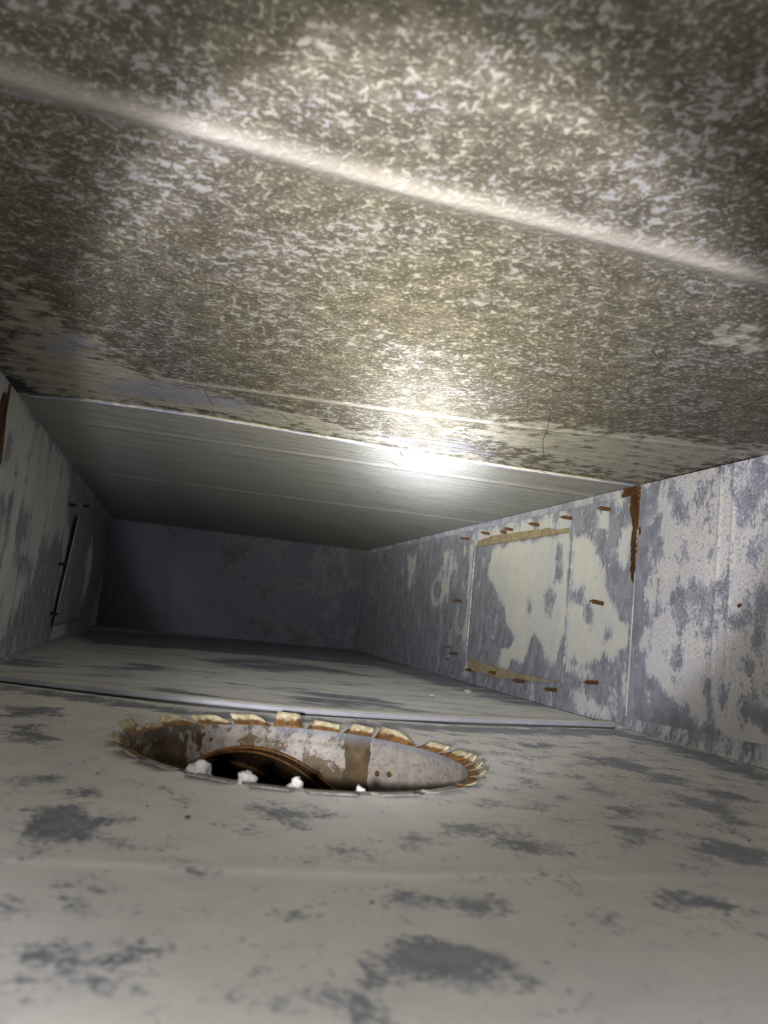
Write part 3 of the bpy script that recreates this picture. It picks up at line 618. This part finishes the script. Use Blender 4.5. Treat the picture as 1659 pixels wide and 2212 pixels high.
# raised joint across the floor (slip cleat with a rounded top and a shadow gap at its foot)
path = [(x, y + .006, 0.0) for x, y in SF if XL <= x <= XR - .012]
path = [(XL + .001, float(seam_y_floor(XL)) + .006, 0)] + path
prof = [(.006, .0021), (.0068, .0034), (.0062, .0062), (.004, .0074), (-.004, .0082), (-.014, .0074), (-.024, .0012), (-.024, -.0004), (-.0200, -.0004), (-.0195, .0021)]
tr = trim_attrs(sweep('trim_1', path, prof, M_cleat), lambda c: np.where(c[:, 2] > .0070, .7, -.8))
tag(tr, 'raised metal cleat joining the floor sheets just behind the round hole', kind='structure')
ex, ey = path[-1][0], path[-1][1]
# its tapered end at the right-hand wall
v = [(ex, ey - .006, .0021), (ex, ey - .0062, .0062), (ex, ey - .004, .0074), (ex, ey + .004, .0082), (ex, ey + .024, .0012), (ex, ey + .024, -.0004), (ex, ey - .004, -.0004),
     (XR - .001, ey + .002, .0004), (XR - .003, ey + .006, .0014), (XR - .001, ey + .012, .0002)]
e_ = trim_attrs(mesh_obj('cleat_end', v, [(0, 1, 7), (1, 2, 8, 7), (2, 3, 8), (3, 4, 9, 8), (4, 5, 9), (0, 7, 6), (6, 7, 9, 5)], M_cleat, tr), .0)

# ceiling joint: two thin lips with a dark gap between
path = [(x, y, ZC) for x, y in SC if XL + .002 <= x <= XR - .003]
prof = [(-.0016, .001), (-.0018, -.0008), (-.0012, -.0015), (.0006, -.0018), (.0012, -.0012), (.0004, .001)]
tr2 = trim_attrs(sweep('trim_2', path, prof, M_lip), lambda c: .1 + .9 * np.sin(c[:, 0] * 31) * np.sin(c[:, 0] * 13 + 1))
tag(tr2, 'thin yellowed metal lip of the joint running across the ceiling', kind='structure')
prof = [(-.0018, .001), (-.0018, -.0016), (.0018, -.0012), (.0018, .001)]
t2b = trim_attrs(sweep('cleat_lip', [(x, y + .0085, ZC) for x, y in SC if XL + .002 <= x <= XR - .003], prof, M_trim), -.6)
t2b.parent = tr2

# vertical joint on the right wall
prof = [(-.0012, -.0004), (-.0012, .0006), (0, .0010), (.0012, .0006), (.0012, -.0004)]
tr3 = trim_attrs(sweep('trim_3', [(XR, YJ - .0005 * math.sin(z * 20), z) for z in np.linspace(.014, ZC - .002, 30)], prof, M_trim, up=(-1, 0, 0)),
                 lambda c: .2 - .8 * np.clip((c[:, 2] - .12) / .05, 0, 1), lambda c: np.where(c[:, 2] > .19, .5, -1))
tag(tr3, 'thin vertical joint ridge on the right wall with brown rust along its top', kind='structure')

# Pittsburgh-lock band under the ceiling on the far right wall
prof = [(0, -.0005), (-.0010, .0042), (-.0050, .0036), (-.0108, .0032), (-.0112, .0024), (-.0096, .0010), (-.0112, -.0005)]
pathf = [(XR + .0004, y, ZC - .0005) for y in np.linspace(YJ + .003, YB - .002, 60)]
def flange_rust(c): return np.where(c[:, 1] < .97, .9 - (c[:, 1] - .935) / .012 * .6, -.9 + .9 * (np.abs(c[:, 2] - ZC + .0106) < .002) * (c[:, 1] < 1.08))
tr4 = trim_attrs(sweep('trim_4', pathf, prof, M_trim, up=(-1, 0, 0)), -.3, flange_rust)
tag(tr4, 'folded metal band along the top of the far right wall, rusted at its near end', kind='structure')

# folded strip along the foot of the near right wall
ys = np.linspace(Y0, YJ - .003, 70)
vv_, ff_ = [], []
for i, y in enumerate(ys):
    hgt = .0125 + (.92 - y) * .035
    for a, b in ((0, hgt), (-.0016, hgt - .0006), (-.0042, .0035), (-.0052, .0008), (-.0030, -.0004), (0, -.0004)):
        vv_.append((XR + a, y, b))
for i in range(len(ys) - 1):
    for j in range(5):
        ff_.append((i * 6 + j, i * 6 + j + 1, (i + 1) * 6 + j + 1, (i + 1) * 6 + j))
tr5 = trim_attrs(mesh_obj('baseboard_right', vv_, ff_, M_wall), lambda c: -.45 + .5 * np.clip((.80 - c[:, 1]) / .12, 0, 1))
tag(tr5, 'folded grey strip along the foot of the near right wall', kind='structure')
# corner strip along the foot of the left wall
prof = [(0, -.0004), (0, .005), (-.003, .0035), (-.006, .0006), (-.006, -.0004)]
tr6 = trim_attrs(sweep('baseboard_left', [(XL, y, 0) for y in np.linspace(Y0, YB - .003, 30)][::-1], prof, M_trim), -.6)
tag(tr6, 'narrow folded lip along the foot of the left wall', kind='structure')
# left wall joint
prof = [(-.002, -.0004), (-.0022, .0012), (0, .002), (.0022, .0012), (.002, -.0004)]
tr7 = trim_attrs(sweep('trim_5', [(XL, .905, z) for z in np.linspace(.006, ZC - .002, 20)], prof, M_wall, up=(1, 0, 0)), .2, lambda c: np.where(c[:, 2] > .19, .8, -1))
tag(tr7, 'vertical joint ridge on the left wall, rusty at the top', kind='structure')
# corner ridge at the end wall, right
prof = [(-.003, -.0004), (-.003, .003), (.003, .003), (.003, -.0004)]
tr8 = trim_attrs(sweep('trim_6', [(XR - .004, YB, z) for z in np.linspace(.004, ZC - .004, 12)], prof, M_back, up=(0, -1, 0)), .2)
tag(tr8, 'thin upright ridge in the corner of the dark end wall', kind='structure')

# ================= access cover in the far right wall =================
ac_ = empty('access_cover', (XR, (PY0 + PY1) / 2, PZ0))
tag(ac_, 'blotched metal access cover screwed over the opening in the right wall', 'access cover')
def local(o, root):
    o.parent = root
    o.matrix_parent_inverse = root.matrix_basis.inverted()
    return o
def patch_attr(P):
    return dict(dep=field(P, -1.1, PATCH), rust=zeros(P) - 1, speck=zeros(P))
sh = panel('cover_sheet', 'yz', XR + .0028, lines(PY0 - .02, PY1 + .02, .0045), lines(PZ0 - .018, PZ1 + .018, .0045), M_wall, patch_attr, None, flip=True)
local(sh, ac_)
# gasket strips showing along its top and bottom edge
def strip(name, poly, x, bow):
    vs = []; n = len(poly)
    cy = sum(p[0] for p in poly) / n; cz = sum(p[1] for p in poly) / n
    bm = bmesh.new()
    f = [bm.verts.new((x - .0015, y, z)) for y, z in poly]
    b = [bm.verts.new((x + .0025, y, z)) for y, z in poly]
    bm.faces.new(f); bm.faces.new(b[::-1])
    for i in range(n):
        bm.faces.new((f[i], b[i], b[(i + 1) % n], f[(i + 1) % n]))
    for v in f:
        v.co.x -= bow * (1 if v.co.z < cz else 0)
    bmesh.ops.triangulate(bm, faces=[fa for fa in bm.faces if len(fa.verts) > 4])
    bmesh.ops.recalc_face_normals(bm, faces=bm.faces)
    me = bpy.data.meshes.new(name); bm.to_mesh(me); bm.free()
    o = bpy.data.objects.new(name, me); col.objects.link(o); me.materials.append(M_card)
    return local(o, ac_)
s1 = strip('gasket_strip', STRIP_TOP, XR, .0); s1['label'] = 'tan gasket strip along the top edge'
s2 = strip('gasket_strip', STRIP_LOW, XR, .003); s2['label'] = 'torn tan gasket strip along the bottom edge'
# upright folded rib at the far edge of the opening
rib = trim_attrs(sweep('edge_rib', [(XR, PY1 + .006 + (.27 - z) * -.02, z) for z in np.linspace(.026, .275, 14)], [(-.005, -.0003), (-.004, .0008), (.003, .0010), (.005, -.0003)], M_wall, up=(-1, 0, 0)), .2)
local(rib, ac_)
rib2 = trim_attrs(sweep('edge_rib', [(XR, PY0 - .001, z) for z in np.linspace(PZ0, PZ1, 10)], [(-.0010, -.0003), (-.0008, .0004), (.0008, .0005), (.0010, -.0003)], M_wall, up=(-1, 0, 0)), -.3)
local(rib2, ac_)

# dented patch sheet on the left wall, one corner sprung away from the wall
lp = empty('access_cover', (XL, 1.72, .05))
tag(lp, 'dim grey patch sheet with a sprung edge painted as lit on the left wall', 'access cover')
ny, nz = 20, 18; vs = []; fs = []
for j in range(nz + 1):
    for i in range(ny + 1):
        a, b = i / ny, j / nz
        y0 = 1.50 + .075 * b; y = y0 + a * (1.93 - y0); z = .028 + b * .205
        spring = .009 * math.exp(-((a) / .12) ** 2) * (.4 + .6 * b) + .012 * math.exp(-((a - 1) / .14) ** 2) * math.exp(-((b - .55) / .4) ** 2)
        vs.append((XL + .0014 + spring, y, z))
for j in range(nz):
    for i in range(ny):
        k = j * (ny + 1) + i
        fs.append((k, k + 1, k + ny + 2, k + ny + 1))
ls = trim_attrs(mesh_obj('cover_sheet', vs, fs, M_wall, smooth=True), lambda c: -.8 + 1.3 * (c[:, 0] > XL + .006))  # raised edges coloured paler: their catch of light is painted in
sd = ls.modifiers.new('thick', 'SOLIDIFY'); sd.thickness = .0008
local(ls, lp)

# ================= screws =================
def screw_mesh(L, r=.0021):
    """self-drilling screw: threaded shank and flat-fluted point, along +Z, root at z = 0"""
    prof = []; z = -.004; n = 9
    tipz = L * .72; pitch = .0013
    verts = []; faces = []; seg = 10
    rings = [(z, r * .95)]
    zz = 0.0
    while zz < tipz:
        rings += [(zz, r * .86), (zz + pitch * .45, r * 1.12)]; zz += pitch
    rings += [(tipz + .0004, r * .8), (L * .86, r * .62), (L * .95, r * .3), (L, r * .06)]
    for (z, rr) in rings:
        for k in range(seg):
            a = 2 * math.pi * k / seg
            verts.append((rr * math.cos(a), rr * math.sin(a) * (1 if z < tipz else .7), z + .00035 * math.sin(a) * (0 < z < tipz)))
    for i in range(len(rings) - 1):
        for k in range(seg):
            faces.append((i * seg + k, i * seg + (k + 1) % seg, (i + 1) * seg + (k + 1) % seg, (i + 1) * seg + k))
    faces.append(tuple(range(seg))[::-1]); faces.append(tuple(range((len(rings) - 1) * seg, len(rings) * seg)))
    return verts, faces
def add_screw(loc, direction, L, label, group, r=.0021):
    v, f = screw_mesh(L, r)
    o = mesh_obj('screw', v, f, M_screw)
    o.location = loc
    o.rotation_euler = Vector(direction).to_track_quat('Z', 'Y').to_euler()
    tag(o, label, 'screw', group)
    return o
RL = ['rusty screw tip nearest the ceiling joint, first of the upper row on the right wall',
      'rusty screw tip second in the upper row on the right wall',
      'rusty screw tip third in the upper row, above the middle of the access cover',
      'rusty screw tip fourth in the upper row, above the tan strip',
      'rusty screw tip fifth in the upper row, above the far end of the tan strip',
      'rusty screw tip last in the upper row, beyond the access cover',
      'short rusty screw tip half hidden by the upper tan strip',
      'rusty screw tip at mid-height beyond the far edge of the access cover',
      'rusty screw tip at mid-height between access cover and rust streak',
      'rusty screw tip low on the wall beyond the access cover, longest of the three there',
      'short rusty screw tip, topmost of the three low ones beyond the access cover',
      'tiny rusty screw tip, lowest of the three beyond the access cover',
      'rusty screw tip at the far end of the lower tan strip',
      'rusty screw tip poking through the middle of the lower tan strip',
      'rusty screw tip just under the lower tan strip',
      'rusty screw tip below the near bottom corner of the access cover',
      'rusty screw tip low on the right wall below the rust streak']
for i, (y, z, L) in enumerate(SCREWS_RIGHT):
    j = random.uniform(-.06, .06)
    add_screw((XR, y, z), (-1, j, random.uniform(-.05, .08)), L, RL[i], 'screw tips round the right access cover', .0016 if i in (10, 11) else .0026)
LL = ['dark screw tip high on the left wall above the sprung sheet', 'dark screw tip high on the left wall, furthest into the dark',
      'dark screw tip at mid-height on the left wall', 'dark screw tip low on the left wall near the floor']
for i, (y, z, L) in enumerate(SCREWS_LEFT):
    add_screw((XL, y, z), (1, random.uniform(-.05, .05), random.uniform(-.05, .05)), L + .004, LL[i], 'screw tips on the left wall', .003)

# ================= round collar with folded tabs =================
cl = empty('round_collar', (HC[0], HC[1], 0))
tag(cl, 'round stained metal take-off collar with bent tabs set into the floor', 'duct collar')
hc = np.array(HC)
# joint plane of the elbow below: z = pa + pb*x + pc*y
PB, PC = -.258, 1.146; PA = -.015 - (PB * .08 + PC * .698)
SEAM_ANG = .90
seg = 144; nr = 26; vs = []; dep = []; rimb = []
for k in range(seg):
    a = 2 * math.pi * k / seg
    lap = .0009 if (a < SEAM_ANG) else 0.0
    rr = HR - .0002 - lap * min(1, (SEAM_ANG - a) * 20 if a < SEAM_ANG else 0)
    x, y = HC[0] + rr * math.cos(a), HC[1] + rr * math.sin(a)
    zb = PA + PB * x + PC * y
    zb = max(zb, -.30)
    for i in range(nr + 1):
        t = i / nr
        z = .0018 + (zb - .0018) * t ** 1.3
        bulge = .0006 * math.exp(-((z + .012) / .003) ** 2)
        f = 1 + bulge / HR
        vs.append((HC[0] + (x - HC[0]) * f, HC[1] + (y - HC[1]) * f, z))
        d = .5 if a < SEAM_ANG or a > 5.2 else (-.02 if a < 2.3 else -.3)
        if SEAM_ANG < a < SEAM_ANG + .16: d -= .6
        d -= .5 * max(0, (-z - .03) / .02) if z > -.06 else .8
        dep.append(d); rimb.append(math.exp(-((z - .0018) / .006) ** 2) * (.9 if 0.1 < a < 1.6 else .35))
fs = []
for k in range(seg):
    k2 = (k + 1) % seg
    for i in range(nr):
        fs.append((k * (nr + 1) + i, k * (nr + 1) + i + 1, k2 * (nr + 1) + i + 1, k2 * (nr + 1) + i))
tube = mesh_obj('collar_tube', vs, fs, M_collar, smooth=True, attrs=dict(dep=dep, rimband=rimb))
local(tube, cl)
# elbow section beyond the joint, running away under the duct floor
dirv = Vector((-.22, .93, -.30)).normalized()
vs = []; fs = []; n2 = 12
ring = []
for k in range(72):
    a = 2 * math.pi * k / 72
    x, y = HC[0] + (HR - .0012) * math.cos(a), HC[1] + (HR - .0012) * math.sin(a)
    ring.append(Vector((x, y, max(PA + PB * x + PC * y, -.30))))
for i in range(n2 + 1):
    for p in ring: vs.append(p + dirv * (.34 * i / n2))
for i in range(n2):
    for k in range(72):
        k2 = (k + 1) % 72
        fs.append((i * 72 + k, i * 72 + k2, (i + 1) * 72 + k2, (i + 1) * 72 + k))
fs.append(tuple(range(n2 * 72, (n2 + 1) * 72)))
elb = mesh_obj('elbow_section', vs, fs, M_elbow, smooth=True)
local(elb, cl)
def ring_bead(name, off, rad, shrink):
    pts = []
    for k in range(96):
        a = 2 * math.pi * k / 96
        x, y = HC[0] + (HR - shrink) * math.cos(a), HC[1] + (HR - shrink) * math.sin(a)
        pts.append(Vector((x, y, max(PA + PB * x + PC * y, -.30))) + dirv * off)
    cen = sum(pts, Vector()) / len(pts)
    vs = []; fs = []; m_ = 8
    for k in range(96):
        t = (pts[(k + 1) % 96] - pts[k - 1]).normalized(); rd = (pts[k] - cen).normalized(); b = t.cross(rd).normalized(); rd = b.cross(t)
        for j in range(m_):
            g = 2 * math.pi * j / m_
            vs.append(pts[k] + rd * rad * math.cos(g) + b * rad * math.sin(g))
    for k in range(96):
        for j in range(m_):
            fs.append((k * m_ + j, ((k + 1) % 96) * m_ + j, ((k + 1) % 96) * m_ + (j + 1) % m_, k * m_ + (j + 1) % m_))
    return local(mesh_obj(name, vs, fs, M_bead, smooth=True), cl)
ring_bead('joint_bead', 0.0, .0016, .0012)
ring_bead('joint_bead', .016, .0014, .002)
ring_bead('joint_bead', .085, .003, .0022)
# rivets
for a, z in RIVETS:
    c_ = Vector((HC[0] + (HR - .0012) * math.cos(a), HC[1] + (HR - .0012) * math.sin(a), z))
    bm = bmesh.new()
    bmesh.ops.create_uvsphere(bm, u_segments=10, v_segments=6, radius=.0024 if z < -.02 else .0018)
    inward = Vector((-math.cos(a), -math.sin(a), 0)); rq = inward.to_track_quat('Z', 'Y')
    for v in bm.verts:
        v.co = c_ + rq @ Vector((v.co.x, v.co.y, v.co.z * .45))
    me = bpy.data.meshes.new('rivet'); bm.to_mesh(me); bm.free()
    o = bpy.data.objects.new('rivet', me); col.objects.link(o); me.materials.append(M_screw); local(o, cl)
# tabs
def make_tab(am, half, lean, tops, curl=.0):
    L = math.radians(lean)
    e = Vector((math.cos(am), math.sin(am), 0)); tan = Vector((-math.sin(am), math.cos(am), 0)); up = Vector((0, 0, 1))
    d = e * math.cos(L) + up * math.sin(L); nrm = tan.cross(d)
    if nrm.z < 0: nrm = -nrm
    nb = 6; rows = 5
    base = []
    for i in range(nb + 1):
        g = am + half * (1 - 2 * i / nb)
        base.append(Vector((HC[0] + HR * math.cos(g), HC[1] + HR * math.sin(g), .0016)))
    o0 = Vector((HC[0] + HR * math.cos(half) * math.cos(am), HC[1] + HR * math.cos(half) * math.sin(am), .0016))
    tp = [o0 + tan * a + d * b for a, b in tops]
    # resample top polyline to nb+1 points
    ln = [0]
    for a, b in zip(tp[:-1], tp[1:]): ln.append(ln[-1] + (b - a).length)
    top = []
    for i in range(nb + 1):
        s = ln[-1] * i / nb
        for j in range(len(tp) - 1):
            if s <= ln[j + 1] + 1e-9:
                f = (s - ln[j]) / max(ln[j + 1] - ln[j], 1e-9); top.append(tp[j].lerp(tp[j + 1], f)); break
    verts = []; tip = []; faces = []
    for r in range(rows + 1):
        t = r / rows
        for i in range(nb + 1):
            p = base[i].lerp(top[i], t) + nrm * (-.0012 * math.sin(math.pi * t) + curl * t * t)
            verts.append(p); tip.append(t)
    w = nb + 1
    for r in range(rows):
        for i in range(nb):
            faces.append((r * w + i, r * w + i + 1, (r + 1) * w + i + 1, (r + 1) * w + i))
    o = mesh_obj('tab', verts, faces, M_tab, smooth=True, attrs=dict(tip=tip))
    sd = o.modifiers.new('thick', 'SOLIDIFY'); sd.thickness = .0007; sd.offset = 0
    return local(o, cl)
def sym(half, ln, skew=0): return [(HR * half * .82 + skew, ln), (-HR * half * .82 + skew, ln)]
side = {0: (-3.11, .13, 24, .013), 1: (-2.80, .14, 15, .013), 2: (2.86, .14, 36, .015),
        13: (-.035, .10, 40, .012), 14: (-.21, .07, 34, .012), 15: (-.38, .10, 22, .013), 16: (-.61, .13, 10, .012)}
for i, (am, half, lean, tops) in enumerate(TABS):
    if i in side:
        am, half, lean, ln_ = side[i]
        make_tab(am, half, lean, sym(half, ln_, random.uniform(-.002, .002)))
    else:
        make_tab(am, half * .97, lean, tops)
for i, (a0, a1) in enumerate(FRONT_TABS):
    am, half = (a0 + a1) / 2, abs(a1 - a0) / 2
    make_tab(am, half * .97, [6, 4, 4, 5, 6, 8][i], sym(half, .012), curl=.0).data.materials[0] = M_tab_dusty

# white sealant lumps in the notches of the near rim
LUMP_L = ['largest white sealant lump on the near rim of the hole', 'white sealant lump inside the left end of the hole',
          'white sealant lump on the near rim, second from the left tabs', 'white sealant lump at the middle of the near rim',
          'smallest white sealant lump on the near rim beside the flat right tabs']
for i, ((x, y), s) in enumerate(LUMPS):
    bm = bmesh.new(); bmesh.ops.create_icosphere(bm, subdivisions=3, radius=1)
    rn = random.Random(i + 3); ph = [rn.uniform(0, 6) for _ in range(9)]
    for v in bm.verts:
        c = v.co.copy()
        k = 1 + .22 * math.sin(3.1 * c.x + ph[0]) * math.sin(2.7 * c.y + ph[1]) + .2 * math.sin(5.3 * c.z + ph[2] + 2 * c.x) + .16 * math.sin(9 * c.y + ph[3]) * math.sin(8 * c.x + ph[4]) + .12 * math.sin(15 * c.z + ph[5]) * math.sin(13 * c.x + ph[6])
        v.co = Vector((c.x * k * s * .62, c.y * k * s * .36, c.z * k * s * .56))
    me = bpy.data.meshes.new('sealant_lump'); bm.to_mesh(me); bm.free()
    me.polygons.foreach_set('use_smooth', [True] * len(me.polygons))
    o = bpy.data.objects.new('sealant_lump', me); col.objects.link(o); me.materials.append(M_lump)
    rel = Vector((x - HC[0], y - HC[1], 0)).normalized()
    o.location = Vector((HC[0], HC[1], 0)) + rel * (HR - .004) + Vector((0, 0, s * .12 if i != 1 else -.012))
    tag(o, LUMP_L[i], 'sealant lump', 'white sealant lumps on the collar rim')

# crumbs on the floor
CR_L = ['brown crumb lying on the dusty floor in front of the hole', 'tiny dark crumb on the open floor nearest the camera', 'tiny dark crumb left of the hole',
        'tiny dark crumb near the right edge of the floor', 'tiny dark speck between the hole and the large left grey patch',
        'small pale crumb on the floor beyond the raised joint', 'pale crumb beyond the raised joint close to the access cover']
for i, ((x, y), s) in enumerate(CRUMBS):
    bm = bmesh.new(); bmesh.ops.create_icosphere(bm, subdivisions=2, radius=s)
    rn = random.Random(i + 20)
    for v in bm.verts:
        k = rn.uniform(.7, 1.2); v.co = Vector((v.co.x * k * 1.3, v.co.y * k, v.co.z * k * .6))
    me = bpy.data.meshes.new('debris_crumb'); bm.to_mesh(me); bm.free()
    o = bpy.data.objects.new('debris_crumb', me); col.objects.link(o); me.materials.append(M_lump if i > 4 else M_crumb)
    o.location = (x, y, s * .45)
    tag(o, CR_L[i], 'crumb', 'crumbs on the duct floor')

# dust threads hanging under the ceiling
TH_L = ['short dark dust thread on the ceiling left of the bright spot', 'thin dust thread at the ceiling joint below the bright spot',
        'long dust thread hanging across the ceiling ridge on the right', 'short dust thread at the left end of the ceiling',
        'faint dust thread just beyond the ceiling joint']
for i, L in enumerate(THREADS):
    L = smooth_line(L, 24, 3)
    pts = [Vector((x, y, ZC - .0012 - .003 * math.sin(math.pi * k / 23))) for k, (x, y) in enumerate(L)]
    prof = [(.00022 * math.cos(a), .00022 * math.sin(a)) for a in (0, 1.26, 2.51, 3.77, 5.03)]
    o = sweep('dust_thread', pts, prof, M_thread)
    tag(o, TH_L[i], 'thread', 'dust threads under the ceiling')
